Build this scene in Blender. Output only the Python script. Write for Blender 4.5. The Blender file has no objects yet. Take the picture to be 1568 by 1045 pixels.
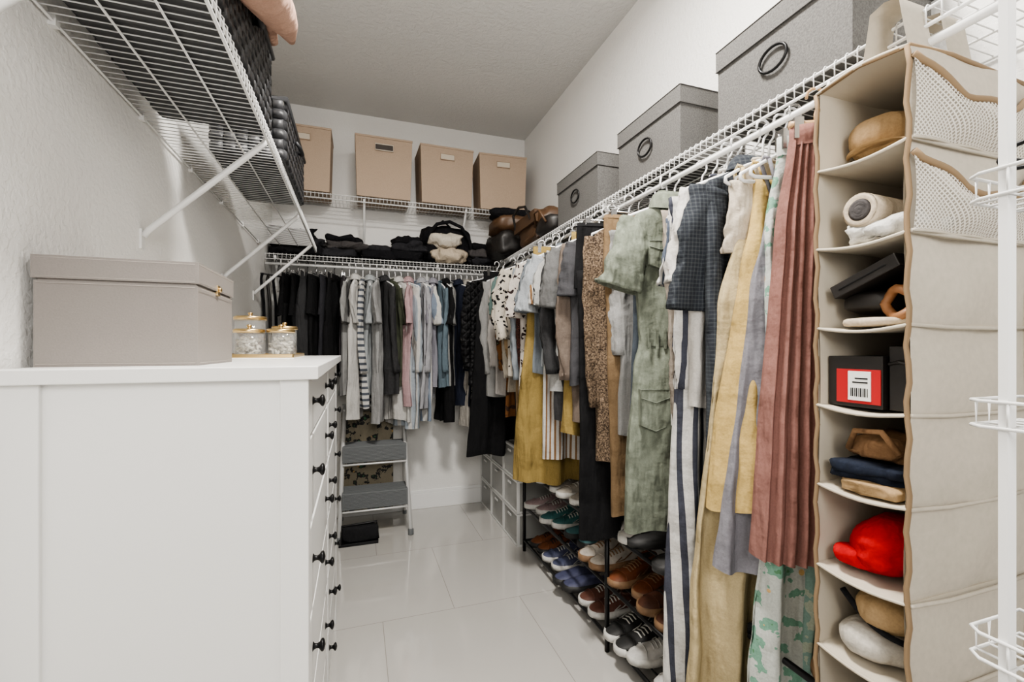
import bpy, math, random
from mathutils import Vector, Matrix, noise
S = 0.8   # drafting units -> metres
PI = math.pi
scene = bpy.context.scene
try: scene.view_settings.look = 'AgX - Medium High Contrast'
except Exception: pass

# ------------------------------------------------------------------ materials
MC = {}
def newmat(name):
    m = bpy.data.materials.new(name); m.use_nodes = True
    nt = m.node_tree; p = nt.nodes["Principled BSDF"]
    return m, nt, p
def mapped(nt, scale=(1,1,1), loc=(0,0,0), rot=(0,0,0)):
    tc = nt.nodes.new('ShaderNodeTexCoord'); mp = nt.nodes.new('ShaderNodeMapping')
    nt.links.new(tc.outputs['Object'], mp.inputs['Vector'])
    mp.inputs['Scale'].default_value = scale; mp.inputs['Location'].default_value = loc
    mp.inputs['Rotation'].default_value = rot
    return mp.outputs['Vector']
def bump(nt, p, h, strength, dist, prev=None):
    b = nt.nodes.new('ShaderNodeBump'); b.inputs['Strength'].default_value = strength
    b.inputs['Distance'].default_value = dist
    nt.links.new(h, b.inputs['Height'])
    if prev: nt.links.new(prev, b.inputs['Normal'])
    nt.links.new(b.outputs['Normal'], p.inputs['Normal'])
    return b.outputs['Normal']
def noisen(nt, vec, scale, detail=3):
    n = nt.nodes.new('ShaderNodeTexNoise'); n.inputs['Scale'].default_value = scale
    n.inputs['Detail'].default_value = detail
    nt.links.new(vec, n.inputs['Vector']); return n.outputs['Fac']
def ramp(nt, fac, stops, const=False):
    r = nt.nodes.new('ShaderNodeValToRGB'); cr = r.color_ramp
    if const: cr.interpolation = 'CONSTANT'
    while len(cr.elements) < len(stops): cr.elements.new(0.5)
    for e, (pos, c) in zip(cr.elements, stops):
        e.position = pos; e.color = (c[0], c[1], c[2], 1)
    nt.links.new(fac, r.inputs['Fac']); return r.outputs['Color']
def mixc(nt, fac, a, b, mode='MIX'):
    m = nt.nodes.new('ShaderNodeMixRGB'); m.blend_type = mode
    for s, i in ((fac, 0), (a, 1), (b, 2)):
        if isinstance(s, (int, float)): m.inputs[i].default_value = s
        elif isinstance(s, tuple): m.inputs[i].default_value = (s[0], s[1], s[2], 1)
        else: nt.links.new(s, m.inputs[i])
    return m.outputs[0]
def wave(nt, vec, scale, direction='X', dist=0.0):
    w = nt.nodes.new('ShaderNodeTexWave'); w.bands_direction = direction
    w.inputs['Scale'].default_value = scale; w.inputs['Distortion'].default_value = dist
    nt.links.new(vec, w.inputs['Vector']); return w.outputs['Fac']

def plain(name, c, rough=0.5, metal=0.0, bs=0, bd=0.002, var=0.0, nscale=40, coat=0):
    k = ('p', name)
    if k in MC: return MC[k]
    m, nt, p = newmat(name)
    p.inputs['Base Color'].default_value = (*c, 1); p.inputs['Roughness'].default_value = rough
    p.inputs['Metallic'].default_value = metal
    if coat: p.inputs['Coat Weight'].default_value = coat
    v = mapped(nt); n = noisen(nt, v, nscale, 4)
    if var:
        col = ramp(nt, n, [(0.3, tuple(x*(1-var) for x in c)), (0.7, tuple(min(1, x*(1+var)) for x in c))])
        nt.links.new(col, p.inputs['Base Color'])
    if bs: bump(nt, p, n, bs, bd)
    MC[k] = m; return m

def fabric(c, kind='plain', c2=(0.05,0.05,0.06), sc=1.0):
    k = ('f', c, kind, c2, sc)
    if k in MC: return MC[k]
    m, nt, p = newmat('fabric_' + kind)
    p.inputs['Roughness'].default_value = 0.92
    p.inputs['Specular IOR Level'].default_value = 0.2
    v = mapped(nt)
    fine = noisen(nt, v, 260, 2)
    wr = noisen(nt, mapped(nt, (17, 17, 4.5)), 1.0, 3)
    wr2 = noisen(nt, mapped(nt, (6, 6, 9), rot=(0,.6,0)), 1.0, 4)
    base = c
    if kind in ('stripe_v', 'stripe_h', 'stripe_x'):
        d = {'stripe_v': 'X', 'stripe_h': 'Z', 'stripe_x': 'Y'}[kind]
        base = ramp(nt, wave(nt, v, 9*sc, d), [(0.0, c), (0.62, c2)], True)
    elif kind == 'wide':
        a = wave(nt, v, 9.0*sc, 'X')
        g = noisen(nt, mapped(nt, (9, .01, .01)), 1.0, 0)
        s1 = ramp(nt, a, [(0.0, c), (0.66, c2)], True)
        base = mixc(nt, ramp(nt, g, [(0.0, (1,1,1)), (0.62, (0,0,0))], True), c, s1)
    elif kind == 'check':
        a = ramp(nt, wave(nt, v, 26*sc, 'X'), [(0.0, c), (0.75, c2)], True)
        b_ = ramp(nt, wave(nt, v, 26*sc, 'Z'), [(0.0, c), (0.75, c2)], True)
        base = mixc(nt, 0.5, a, b_)
    elif kind == 'dots':
        vo = nt.nodes.new('ShaderNodeTexVoronoi'); vo.inputs['Scale'].default_value = 30*sc
        n3 = nt.nodes.new('ShaderNodeTexNoise'); n3.inputs['Scale'].default_value = 30; nt.links.new(v, n3.inputs['Vector'])
        vm = mixc(nt, .05, v, n3.outputs['Color'])
        nt.links.new(vm, vo.inputs['Vector'])
        base = ramp(nt, vo.outputs['Distance'], [(0.0, c2), (0.33, c)], True)
    elif kind == 'floral':
        vo = nt.nodes.new('ShaderNodeTexVoronoi'); vo.inputs['Scale'].default_value = 14*sc
        nt.links.new(v, vo.inputs['Vector'])
        n2 = noisen(nt, v, 22*sc, 3)
        leaf = ramp(nt, n2, [(0.0, c), (0.56, c2), (0.68, (0.10, 0.22, 0.12))], True)
        base = mixc(nt, ramp(nt, vo.outputs['Distance'], [(0.0, (1,1,1)), (0.14, (0,0,0))], True), leaf, (0.60, 0.40, 0.18))
    elif kind == 'tweed':
        base = ramp(nt, noisen(nt, v, 190, 4), [(0.35, c2), (0.5, c), (0.68, tuple(min(1, x*2.2) for x in c))])
    elif kind == 'denim':
        f2 = noisen(nt, mapped(nt, (60, 60, 25)), 1.0, 5)
        base = ramp(nt, f2, [(0.3, tuple(x*0.72 for x in c)), (0.7, tuple(min(1, x*1.2) for x in c))])
    col = mixc(nt, 0.2, base, ramp(nt, fine, [(0.3, (0.25,0.25,0.25)), (0.7, (1,1,1))]), 'MULTIPLY')
    nt.links.new(col, p.inputs['Base Color'])
    nrm = bump(nt, p, wr, 0.8, 0.035)
    nrm = bump(nt, p, wr2, 0.6, 0.03, nrm)
    if kind == 'quilt':
        a = wave(nt, mapped(nt, (1,1,1), rot=(0, PI/4, 0)), 9, 'X')
        b_ = wave(nt, mapped(nt, (1,1,1), rot=(0, -PI/4, 0)), 9, 'X')
        mm = nt.nodes.new('ShaderNodeMath'); mm.operation = 'MINIMUM'
        nt.links.new(a, mm.inputs[0]); nt.links.new(b_, mm.inputs[1])
        nrm = bump(nt, p, mm.outputs[0], 1.0, 0.012, nrm)
        p.inputs['Roughness'].default_value = 0.55
    bump(nt, p, fine, 0.25, 0.002, nrm)
    MC[k] = m; return m

# ------------------------------------------------------------------ mesh builder
class B:
    def __init__(s): s.v=[]; s.f=[]; s.m=[]; s.s=[]; s.mats=[]
    def mi(s, mat):
        if mat not in s.mats: s.mats.append(mat)
        return s.mats.index(mat)
    def add(s, vs, fs, mat, smooth=False):
        o = len(s.v); s.v += [Vector(p) for p in vs]; i = s.mi(mat)
        for f in fs: s.f.append([a+o for a in f]); s.m.append(i); s.s.append(smooth)
    def box(s, x0,x1,y0,y1,z0,z1, mat, taper=0):
        t=taper
        s.add([(x0+t,y0+t,z0),(x1-t,y0+t,z0),(x1-t,y1-t,z0),(x0+t,y1-t,z0),(x0,y0,z1),(x1,y0,z1),(x1,y1,z1),(x0,y1,z1)],
              [(0,3,2,1),(4,5,6,7),(0,1,5,4),(1,2,6,5),(2,3,7,6),(3,0,4,7)], mat)
    def loft(s, rings, mat, c0=False, c1=False, smooth=True, closed=True):
        n = len(rings[0]); vs=[p for r in rings for p in r]; fs=[]
        for i in range(len(rings)-1):
            for j in range(n if closed else n-1):
                k=(j+1)%n; fs.append((i*n+j, i*n+k, (i+1)*n+k, (i+1)*n+j))
        if c0: fs.append(tuple(range(n-1,-1,-1)))
        if c1: fs.append(tuple((len(rings)-1)*n+j for j in range(n)))
        s.add(vs, fs, mat, smooth)
    def tube(s, pts, r, mat, n=6, closed=False, ry=None):
        pts=[Vector(p) for p in pts]; rings=[]; N=len(pts); prev=None
        for i,p in enumerate(pts):
            if closed: t = pts[(i+1)%N]-pts[i-1]
            else: t = pts[min(i+1,N-1)]-pts[max(i-1,0)]
            t.normalize()
            if prev is None:
                up = Vector((0,0,1)) if abs(t.z)<0.9 else Vector((0,1,0))
                a = t.cross(up).normalized()
            else:
                a = prev - t*prev.dot(t)
                a = a.normalized() if a.length>1e-6 else t.orthogonal().normalized()
            prev = a; b = t.cross(a)
            rr = r[i] if isinstance(r,(list,tuple)) else r
            rings.append([p + a*rr*math.cos(2*PI*j/n) + b*rr*math.sin(2*PI*j/n) for j in range(n)])
        if closed: rings.append(rings[0])
        s.loft(rings, mat, not closed, not closed)
    def cyl(s, p, q, r, mat, n=8): s.tube([p,q], r, mat, n)
    def lathe(s, c, prof, mat, n=24, M=None, c0=True, c1=True):
        rings=[]
        for r,z in prof:
            ring=[Vector((r*math.cos(2*PI*j/n), r*math.sin(2*PI*j/n), z)) for j in range(n)]
            if M: ring=[M@p for p in ring]
            rings.append([p+Vector(c) for p in ring])
        s.loft(rings, mat, c0, c1)
    def blob(s, c, size, mat, seed=0, amp=0.15, pw=0.5, n=28, fr=6):
        rings=[]; c=Vector(c)
        def sp(x,p): return math.copysign(abs(x)**p, x)
        for i in range(n//2+1):
            ph=-PI/2+PI*i/(n//2); ring=[]
            for j in range(n):
                th=2*PI*j/n
                d=Vector((sp(math.cos(ph),pw)*sp(math.cos(th),pw), sp(math.cos(ph),pw)*sp(math.sin(th),pw), sp(math.sin(ph),pw)))
                q=Vector((d.x*size[0]/2, d.y*size[1]/2, d.z*size[2]/2))
                nn=noise.noise(q*fr*2+Vector((seed*3.1,seed,0)))+0.5*noise.noise(q*fr*5+Vector((seed,7,seed*2)))
                k=1+amp*nn
                z=q.z*(1+amp*nn*1.3)
                if q.z<0: z=max(z,-size[2]/2)
                ring.append(c+Vector((q.x*k,q.y*k,z)))
            rings.append(ring)
        s.loft(rings, mat)
    def xf(s, M, start=0):
        for i in range(start,len(s.v)): s.v[i]=M@s.v[i]
    def finish(s, name, bevel=0, loc=None, rz=0, origin0=False):
        if loc is None:
            if origin0: o=Vector((0,0,0))
            else:
                xs=[p.x for p in s.v]; ys=[p.y for p in s.v]; zs=[p.z for p in s.v]
                o=Vector(((min(xs)+max(xs))/2,(min(ys)+max(ys))/2,min(zs)))
            vs=[(p-o)*S for p in s.v]; L=o
        else: vs=[p*S for p in s.v]; L=Vector(loc)
        me=bpy.data.meshes.new(name); me.from_pydata([tuple(p) for p in vs],[],s.f)
        for m in s.mats: me.materials.append(m)
        me.polygons.foreach_set('material_index', s.m); me.polygons.foreach_set('use_smooth', s.s)
        me.update()
        ob=bpy.data.objects.new(name, me); scene.collection.objects.link(ob)
        ob.location=L*S; ob.rotation_euler=(0,0,rz)
        if bevel:
            bv=ob.modifiers.new('b','BEVEL'); bv.width=bevel*S; bv.segments=2; bv.limit_method='ANGLE'; bv.angle_limit=0.6
        return ob

# ------------------------------------------------------------------ room
XL,XR,YB,H = -0.62,1.45,3.88,3.26
YN=-1.3
def wallmat(name,c,sc,st,d):
    m,nt,p=newmat(name); p.inputs['Base Color'].default_value=(*c,1); p.inputs['Roughness'].default_value=0.7
    v=mapped(nt); n=noisen(nt,v,sc,3); n2=ramp(nt,n,[(0.42,(0,0,0)),(0.58,(1,1,1))])
    bump(nt,p,n2,st,d); return m
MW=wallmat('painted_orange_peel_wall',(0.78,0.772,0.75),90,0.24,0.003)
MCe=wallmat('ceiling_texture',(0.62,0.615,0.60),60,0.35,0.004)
MT=plain('trim_white',(0.82,0.82,0.81),0.4)
m,nt,p=newmat('floor_porcelain_tile')
br=nt.nodes.new('ShaderNodeTexBrick'); nt.links.new(mapped(nt,(1/S,1/S,1),(-0.48,-0.05,0)),br.inputs['Vector'])
br.inputs['Scale'].default_value=1; br.inputs['Brick Width'].default_value=0.72; br.inputs['Row Height'].default_value=0.76
br.inputs['Mortar Size'].default_value=0.0018; br.inputs['Mortar Smooth'].default_value=0.1; br.inputs['Bias'].default_value=0
br.inputs['Color1'].default_value=(0.54,0.523,0.495,1); br.inputs['Color2'].default_value=(0.52,0.503,0.475,1)
br.inputs['Mortar'].default_value=(0.34,0.32,0.295,1)
cl=mixc(nt,0.10,br.outputs['Color'],ramp(nt,noisen(nt,mapped(nt,(1,1,1)),3,5),[(0.3,(0.6,0.6,0.6)),(0.7,(1,1,1))]),'MULTIPLY')
nt.links.new(cl,p.inputs['Base Color']); p.inputs['Roughness'].default_value=0.08
p.inputs['Specular IOR Level'].default_value=1.0; p.inputs['Coat Weight'].default_value=0.6; p.inputs['Coat Roughness'].default_value=0.05
MF=m
def slab(name,x0,x1,y0,y1,z0,z1,mat,o0=True):
    b=B(); b.box(x0,x1,y0,y1,z0,z1,mat); return b.finish(name,origin0=o0)
slab('floor',XL-.1,XR+.1,YN,YB+.1,-.1,0,MF)
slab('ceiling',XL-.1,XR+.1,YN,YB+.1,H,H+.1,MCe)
slab('wall_left',XL-.1,XL,YN,YB+.1,0,H,MW)
slab('wall_right',XR,XR+.1,YN,YB+.1,0,H,MW)
slab('wall_back',XL,XR,YB,YB+.1,0,H,MW)
def baseboard(name,pts):
    b=B(); (x0,x1,y0,y1,ax,s)=pts
    b.box(x0,x1,y0,y1,0,.13,MT)
    if ax=='y': b.box(x0,x1,y0+.006,y1,.13,.155,MT)
    elif s>0: b.box(x0,x1-.006,y0,y1,.13,.155,MT)
    else: b.box(x0+.006,x1,y0,y1,.13,.155,MT)
    b.finish(name,0.003)
baseboard('baseboard_back',(XL+.02,XR-.02,YB-.018,YB,'y',1))
baseboard('baseboard_left',(XL,XL+.018,YN,YB,'x',1))
baseboard('baseboard_right',(XR-.018,XR,YN,YB,'x',-1))

# ------------------------------------------------------------------ wire shelves
MWI=plain('white_vinyl_wire',(0.72,0.72,0.71),0.35)
def shelf(name, ax, wall, front, a0, a1, z, braces, rod=False, drop=.34):
    b=B(); sg=1 if front>wall else -1
    P=(lambda p,a,zz:(p,a,zz)) if ax=='Y' else (lambda p,a,zz:(a,p,zz))
    w0=wall+sg*.008
    n=int((a1-a0)/.0265)
    for i in range(n+1):
        a=a0+(a1-a0)*i/n
        b.tube([P(w0,a,z),P(front,a,z),P(front+sg*.004,a,z-.006),P(front+sg*.004,a,z-.04)],.0016,MWI,5)
    for p_,zz,r in ((w0,z-.004,.0035),(wall+(front-wall)*.36,z-.005,.003),(wall+(front-wall)*.68,z-.005,.003),(front-sg*.004,z-.006,.0036),(front,z-.042,.0042)):
        b.cyl(P(p_,a0,zz),P(p_,a1,zz),r,MWI,6)
    if rod:
        b.cyl(P(front-sg*.008,a0,z-.075),P(front-sg*.008,a1,z-.075),.009,MWI,10)
        k=int((a1-a0)/.6)
        for i in range(k+1):
            a=a0+.1+(a1-a0-.2)*i/max(1,k)
            b.tube([P(front,a,z-.04),P(front+sg*.006,a,z-.07),P(front-sg*.004,a,z-.09),P(front-sg*.02,a,z-.08)],.004,MWI,6)
    for a in braces:
        b.tube([P(front-sg*.01,a,z-.015),P(front-sg*.02,a,z-.035),P(wall+sg*.02,a,z-drop),P(wall+sg*.006,a,z-drop-.02)],.0095,MWI,10)
        q0=P(wall,a-.012,z-drop-.06); q1=P(wall+sg*.006,a+.012,z-drop+.0)
        b.box(min(q0[0],q1[0]),max(q0[0],q1[0]),min(q0[1],q1[1]),max(q0[1],q1[1]),q0[2],q1[2],MWI)
    a=a0+.15
    while a<a1:   # wall clips
        q0=P(wall,a-.008,z-.014); q1=P(wall+sg*.014,a+.008,z+.012)
        b.box(min(q0[0],q1[0]),max(q0[0],q1[0]),min(q0[1],q1[1]),max(q0[1],q1[1]),q0[2],q1[2],MWI); a+=.42
    return b.finish(name)
ZS=2.06
shelf('wire_shelf','Y',XL,-.27,-.6,3.38,ZS,[-.05,.83,1.66,2.53,3.22])
shelf('wire_shelf','Y',XR,1.10,-.6,3.50,ZS,[.3,1.9,3.2],rod=True)
shelf('wire_shelf','X',YB,3.55,XL+.01,1.08,ZS-.03,[-.55,.6],rod=True,drop=.3)
shelf('wire_shelf','X',YB,3.55,XL+.01,1.44,2.49,[.05,.83],drop=.36)

# ------------------------------------------------------------------ dresser
MD=plain('white_painted_wood',(0.75,0.75,0.735),0.33,bs=.05)
MK=plain('black_metal',(0.015,0.015,0.016),0.4,0.6)
MG=plain('drawer_gap_shadow_wood',(0.25,0.25,0.24),0.7)
b=B(); x0,x1,y0,y1,zt=-.60,-.098,1.05,2.43,1.322
b.box(x0,x1+.02,y0-.02,y1+.02,zt-.028,zt,MD)
for (px,py) in ((x0,y0),(x1-.055,y0),(x0,y1-.045),(x1-.055,y1-.045)):
    b.box(px,px+.055,py,py+.045,0,zt-.028,MD)
b.box(x0+.01,x1-.03,y0+.01,y0+.03,.12,zt-.028,MD)
b.box(x0+.01,x1-.03,y1-.03,y1-.01,.12,zt-.028,MD)
b.box(x0+.055,x1-.055,y0+.004,y0+.03,.10,.16,MD)
b.box(x0+.01,x0+.03,y0+.03,y1-.03,.1,zt-.03,MD)
b.box(x0+.02,x1-.03,y0+.03,y1-.03,.1,.13,MD)
b.box(x1-.05,x1-.03,y0+.045,y1-.045,.12,zt-.028,MG)
ym=(y0+y1)/2
b.box(x1-.05,x1-.004,ym-.02,ym+.02,.1,zt-.028,MD)
b.box(x1-.05,x1-.004,y0+.045,y1-.045,.09,.115,MD)
zc=[(1.225,.125),(1.06,.19),(.85,.20),(.64,.20),(.43,.20),(.22,.20)]
for cz,hh in zc:
    for (ya,yb) in ((y0+.05,ym-.025),(ym+.025,y1-.05)):
        b.box(x1-.03,x1-.002,ya,yb,cz-hh/2+.001,cz+hh/2-.001,MD)
        for ky in (ya+.07,yb-.10):
            M=Matrix.Rotation(PI/2,4,'Y')
            b.lathe((x1-.002,ky,cz+.01),[(.012,0),(.007,.003),(.005,.009),(.007,.014),(.014,.019),(.015,.023),(.010,.026),(.001,.028)],MK,16,M)
b.finish('dresser',0.003)

# leather box
ML=plain('taupe_leather',(0.222,0.200,0.184),0.5,bs=.25,bd=.001,nscale=350,var=.04)
MST=plain('stitching',(0.36,0.33,0.30),0.8)
MGo=plain('brushed_gold',(0.62,0.45,0.22),0.3,1.0)
b=B(); bx0,bx1,by0,by1,bz=-.60,-.325,1.14,1.42,zt
b.box(bx0,bx1,by0,by1,bz,bz+.172,ML); b.box(bx0+.004,bx1-.004,by0+.004,by1-.004,bz+.17,bz+.176,ML)
b.box(bx0-.003,bx1+.003,by0-.003,by1+.003,bz+.176,bz+.222,ML)
for zz in (bz+.180,bz+.217,bz+.006,bz+.167):
    b.tube([(bx0+.004,by0-.0032,zz),(bx1-.004,by0-.0032,zz)],.0007,MST,4)
    b.tube([(bx1+.0032,by0+.004,zz),(bx1+.0032,by1-.004,zz)],.0007,MST,4)
b.box(bx1,bx1+.005,by1-.15,by1-.13,bz+.165,bz+.190,MGo)
b.lathe((bx1+.005,by1-.14,bz+.18),[(.006,0),(.006,.004),(.003,.006)],MGo,14,Matrix.Rotation(PI/2,4,'Y'))
b.finish('leather_storage_box',0.005)

# tray + jars
m,nt,p=newmat('clear_glass'); p.inputs['Roughness'].default_value=0.04
p.inputs['Base Color'].default_value=(.55,.55,.53,1); p.inputs['Alpha'].default_value=.16; p.inputs['Specular IOR Level'].default_value=.9; MGL=m
MCO=plain('cotton',(0.60,0.57,0.50),0.95,bs=.3)
b=B(); b.box(-.44,-.20,1.66,1.98,zt,zt+.006,MT)
for q in (( -.44,-.20,1.66,1.666),(-.44,-.20,1.974,1.98),(-.44,-.434,1.66,1.98),(-.206,-.20,1.66,1.98)):
    b.box(*q,zt+.006,zt+.018,MGo)
b.finish('vanity_tray',0.002)
def jar(x,y,r,h,fill,col):
    b=B(); z=zt+.007
    b.lathe((x,y,z),[(r,0),(r,h),(r-.003,h),(r-.003,.005),(.001,.005)],MGL,28,c1=False)
    rnd=random.Random(int(x*1000))
    for i in range(110):
        a=rnd.random()*6.28; rr=(r-.012)*math.sqrt(rnd.random()); zz=z+.012+rnd.random()*(fill-.015)
        d=Vector((rnd.uniform(-1,1),rnd.uniform(-1,1),rnd.uniform(-.3,1))).normalized()*.010
        c=Vector((x+rr*math.cos(a),y+rr*math.sin(a),zz))
        b.tube([c-d,c+d],.004,col,6)
    b.lathe((x,y,z+h),[(r+.003,0),(r+.003,.010),(r-.002,.013),(.008,.014),(.005,.018),(.008,.022),(.008,.026),(.002,.029)],MGo,28)
    b.finish('glass_jar')
jar(-.375,1.90,.052,.135,.09,plain('amber_cotton',(0.14,0.06,0.03),.8))
jar(-.345,1.73,.045,.082,.066,MCO); jar(-.25,1.74,.042,.084,.066,MCO)
jar(-.26,1.90,.042,.100,.07,plain('dark_pads',(0.10,0.07,0.06),.8))

# ------------------------------------------------------------------ baskets on the left shelf
def basket(x0,x1,y0,y1,z0,h,extra):
    b=B(); mk=plain('black_woven_strap',(0.022,0.023,0.026),0.45,bs=.3,nscale=60)
    mk2=plain('black_woven_strap2',(0.040,0.041,0.045),0.45,bs=.3,nscale=60)
    b.box(x0+.008,x1-.008,y0+.008,y1-.008,z0,z0+h-.02,mk)
    cs=.036
    def side(o,du,L):
        nu=max(2,round(L/cs)); nv=max(2,round(h/cs)); cu=L/nu; cv=h/nv; nrm=Vector((du.y,-du.x,0))
        for i in range(nu):
            for j in range(nv):
                c=o+du*(cu*(i+.5))+Vector((0,0,cv*(j+.5))); hz=(i+j)%2
                a=(cu*.53,cv*.42) if hz else (cu*.42,cv*.53)
                out=.009
                vs=[]
                for (s_,t_,q) in ((-1,-1,0),(1,-1,0),(1,1,0),(-1,1,0),(-.55 if hz else -1,-1 if hz else -.55,1),(.55 if hz else 1,-1 if hz else -.55,1),(.55 if hz else 1,1 if hz else .55,1),(-.55 if hz else -1,1 if hz else .55,1)):
                    vs.append(c+du*a[0]*s_+Vector((0,0,a[1]*t_))+nrm*(out*q))
                b.add(vs,[(4,5,6,7),(0,1,5,4),(1,2,6,5),(2,3,7,6),(3,0,4,7)],mk if hz else mk2,True)
    i=.008
    side(Vector((x0+i,y0+i,z0)),Vector((1,0,0)),x1-x0-2*i)
    side(Vector((x1-i,y0+i,z0)),Vector((0,1,0)),y1-y0-2*i)
    side(Vector((x1-i,y1-i,z0)),Vector((-1,0,0)),x1-x0-2*i)
    side(Vector((x0+i,y1-i,z0)),Vector((0,-1,0)),y1-y0-2*i)
    b.tube([(x0,y0,z0+h),(x1,y0,z0+h),(x1,y1,z0+h),(x0,y1,z0+h)],.010,mk,8,closed=True)
    ym_=(y0+y1)/2
    b.tube([(x1+.004,ym_-.06,z0+h*.75),(x1+.02,ym_-.04,z0+h*.68),(x1+.024,ym_,z0+h*.64),(x1+.02,ym_+.04,z0+h*.68),(x1+.004,ym_+.06,z0+h*.75)],.008,mk,8)
    return b.finish('woven_basket')
basket(-.57,-.265,1.02,1.66,ZS+.004,.25,0)
basket(-.50,-.250,1.86,2.46,ZS+.004,.22,0)
b=B(); MP=fabric((0.55,0.35,0.27))
b.blob((-.40,1.30,ZS+.295),(.26,.55,.10),MP,3,.35,.8,36,9)
b.tube([(-.26,.84,2.09),(-.235,.97,2.13),(-.225,1.10,2.18),(-.22,1.24,2.235),(-.21,1.38,2.285),(-.205,1.50,2.33),(-.20,1.60,2.345)],[.03,.055,.06,.058,.050,.036,.012],MP,18)
b.tube([(-.30,.9,2.22),(-.26,1.05,2.28),(-.24,1.2,2.33),(-.225,1.34,2.37),(-.215,1.46,2.39),(-.205,1.55,2.385)],[.03,.05,.05,.045,.035,.012],MP,16)
b.tube([(-.40,1.25,2.37),(-.33,1.38,2.39),(-.27,1.5,2.38),(-.255,1.62,2.34)],[.03,.045,.04,.015],MP,16)
b.finish('peach_blanket')
b=B(); MB_=fabric((0.02,0.02,0.022))
b.blob((-.375,2.14,ZS+.245),(.22,.45,.07),MB_,9,.3,.7,30,9)
b.finish('folded_black_cloth')

# ------------------------------------------------------------------ beige boxes (upper back)
MBx=plain('beige_linen_board',(0.40,0.305,0.228),0.85,bs=.25,nscale=200,var=.06)
MBd=plain('dark_handle_slot',(0.05,0.04,0.035),0.6)
MLb=plain('label_holder',(0.52,0.46,0.38),0.5)
def bbox(x0,x1,h,slot,rot=0):
    b=B(); w=(x1-x0)/2; D=.31
    b.box(-w,w,-D/2,D/2,0,h-.015,MBx,.012); b.box(-w-.003,w+.003,-D/2-.003,D/2+.003,h-.015,h,MBx)
    if slot=='dark':
        b.box(-.065,.065,-D/2-.006,-D/2+.01,h-.105,h-.06,MBd); b.tube([(-.065,-D/2-.007,h-.105),(.065,-D/2-.007,h-.105),(.065,-D/2-.007,h-.06),(-.065,-D/2-.007,h-.06)],.005,MLb,6,closed=True)
    else:
        b.box(-.055,.055,-D/2-.005,-D/2+.012,h-.105,h-.06,MLb); b.tube([(-.055,-D/2-.006,h-.105),(.055,-D/2-.006,h-.105),(.055,-D/2-.006,h-.06),(-.055,-D/2-.006,h-.06)],.004,MBx,6,closed=True)
    b.finish('beige_storage_box',0.006,loc=((x0+x1)/2,3.69,2.496),rz=rot)
bbox(-.57,-.18,.46,'l'); bbox(-.015,.40,.455,'dark'); bbox(.46,.88,.45,'l',.02); bbox(.945,1.345,.45,'l',-.06)
b=B(); b.lathe((.34,3.58,2.952),[(.02,0),(.02,.012),(.004,.014)],MK,12); b.tube([(.24,3.57,2.957),(.34,3.58,2.957)],.005,MK,6); b.finish('small_black_clip')

# ------------------------------------------------------------------ grey bins (right shelf)
MGr=plain('grey_linen',(0.100,0.097,0.093),0.9,bs=.4,nscale=260,var=.28)
MGe=plain('grey_linen_edge',(0.08,0.077,0.075),0.9)
def gbin(y0,y1,z1=2.335):
    b=B(); xa,xb=1.125,1.43; z0=ZS+.004
    b.box(xa+.005,xb-.005,y0+.005,y1-.005,z0,z1-.06,MGr)
    b.box(xa,xb,y0,y1,z1-.065,z1,MGr)
    b.tube([(xa-.001,y0,z1-.065),(xa-.001,y1,z1-.065)],.002,MGe,4)
    b.tube([(xa-.001,y0-.001,z1),(xa-.001,y1,z1)],.002,MGe,4); b.tube([(xa,y0-.001,z1),(xb,y0-.001,z1)],.002,MGe,4)
    c=((y0+y1)/2,(z0+z1-.065)/2+.02)
    b.tube([(xa-.004,c[0]+.045*math.cos(a*PI/10),c[1]+.034*math.sin(a*PI/10)) for a in range(20)],.0045,MK,8,closed=True)
    b.finish('grey_storage_bin',0.004)
gbin(.76,1.20); gbin(1.375,1.80); gbin(1.98,2.46)

# ------------------------------------------------------------------ things on lower back shelf
zb=ZS-.026
def pile(name,x,y,items,seed):
    b=B(); z=zb
    for i,(w,d,h,mat) in enumerate(items):
        b.blob((x+.025*math.sin(seed+i*2),y,z+h/2),(w,d,h),mat,seed+i,.4,.5,36,8); z+=h*.78
    b.finish(name)
K1=fabric((0.010,0.010,0.012)); K2=fabric((0.028,0.028,0.032)); K3=fabric((0.07,0.065,0.065)); BR=fabric((0.14,0.08,0.045))
pile('folded_sweaters',-.42,3.70,[(.36,.28,.075,K1),(.34,.27,.075,K2),(.3,.26,.08,K1)],1)
pile('folded_sweaters',-.10,3.70,[(.29,.27,.07,K2),(.28,.26,.07,K3),(.22,.24,.06,K1)],5)
pile('folded_sweaters',.16,3.70,[(.26,.27,.08,K1),(.2,.22,.05,K2)],8)
pile('folded_sweaters',.38,3.69,[(.28,.28,.09,K1),(.27,.27,.08,K2),(.22,.24,.07,K1)],12)
b=B(); b.blob((.69,3.73,zb+.16),(.42,.22,.32),K1,4,.12,.6,36)
b.tube([(.51,3.62,zb+.16),(.54,3.60,zb+.24),(.6,3.585,zb+.31),(.7,3.58,zb+.335),(.8,3.59,zb+.30),(.87,3.61,zb+.2),(.89,3.6,zb+.08)],.014,K1,8)
b.tube([(.6,3.66,zb+.31),(.66,3.66,zb+.36),(.72,3.66,zb+.31)],.008,K1,8)
b.finish('black_backpack')
b=B(); CR=fabric((0.52,0.44,0.34)); CR2=fabric((0.60,0.55,0.47))
b.blob((.70,3.62,zb+.065),(.29,.17,.125),CR,2,.3,.85,34,9); b.blob((.67,3.625,zb+.185),(.28,.16,.12),CR2,3,.3,.9,34,9)
b.finish('cream_travel_pillows')
pile('folded_sweaters',.97,3.70,[(.24,.27,.08,K2),(.24,.27,.07,K3),(.2,.22,.07,K1)],20)
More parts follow.
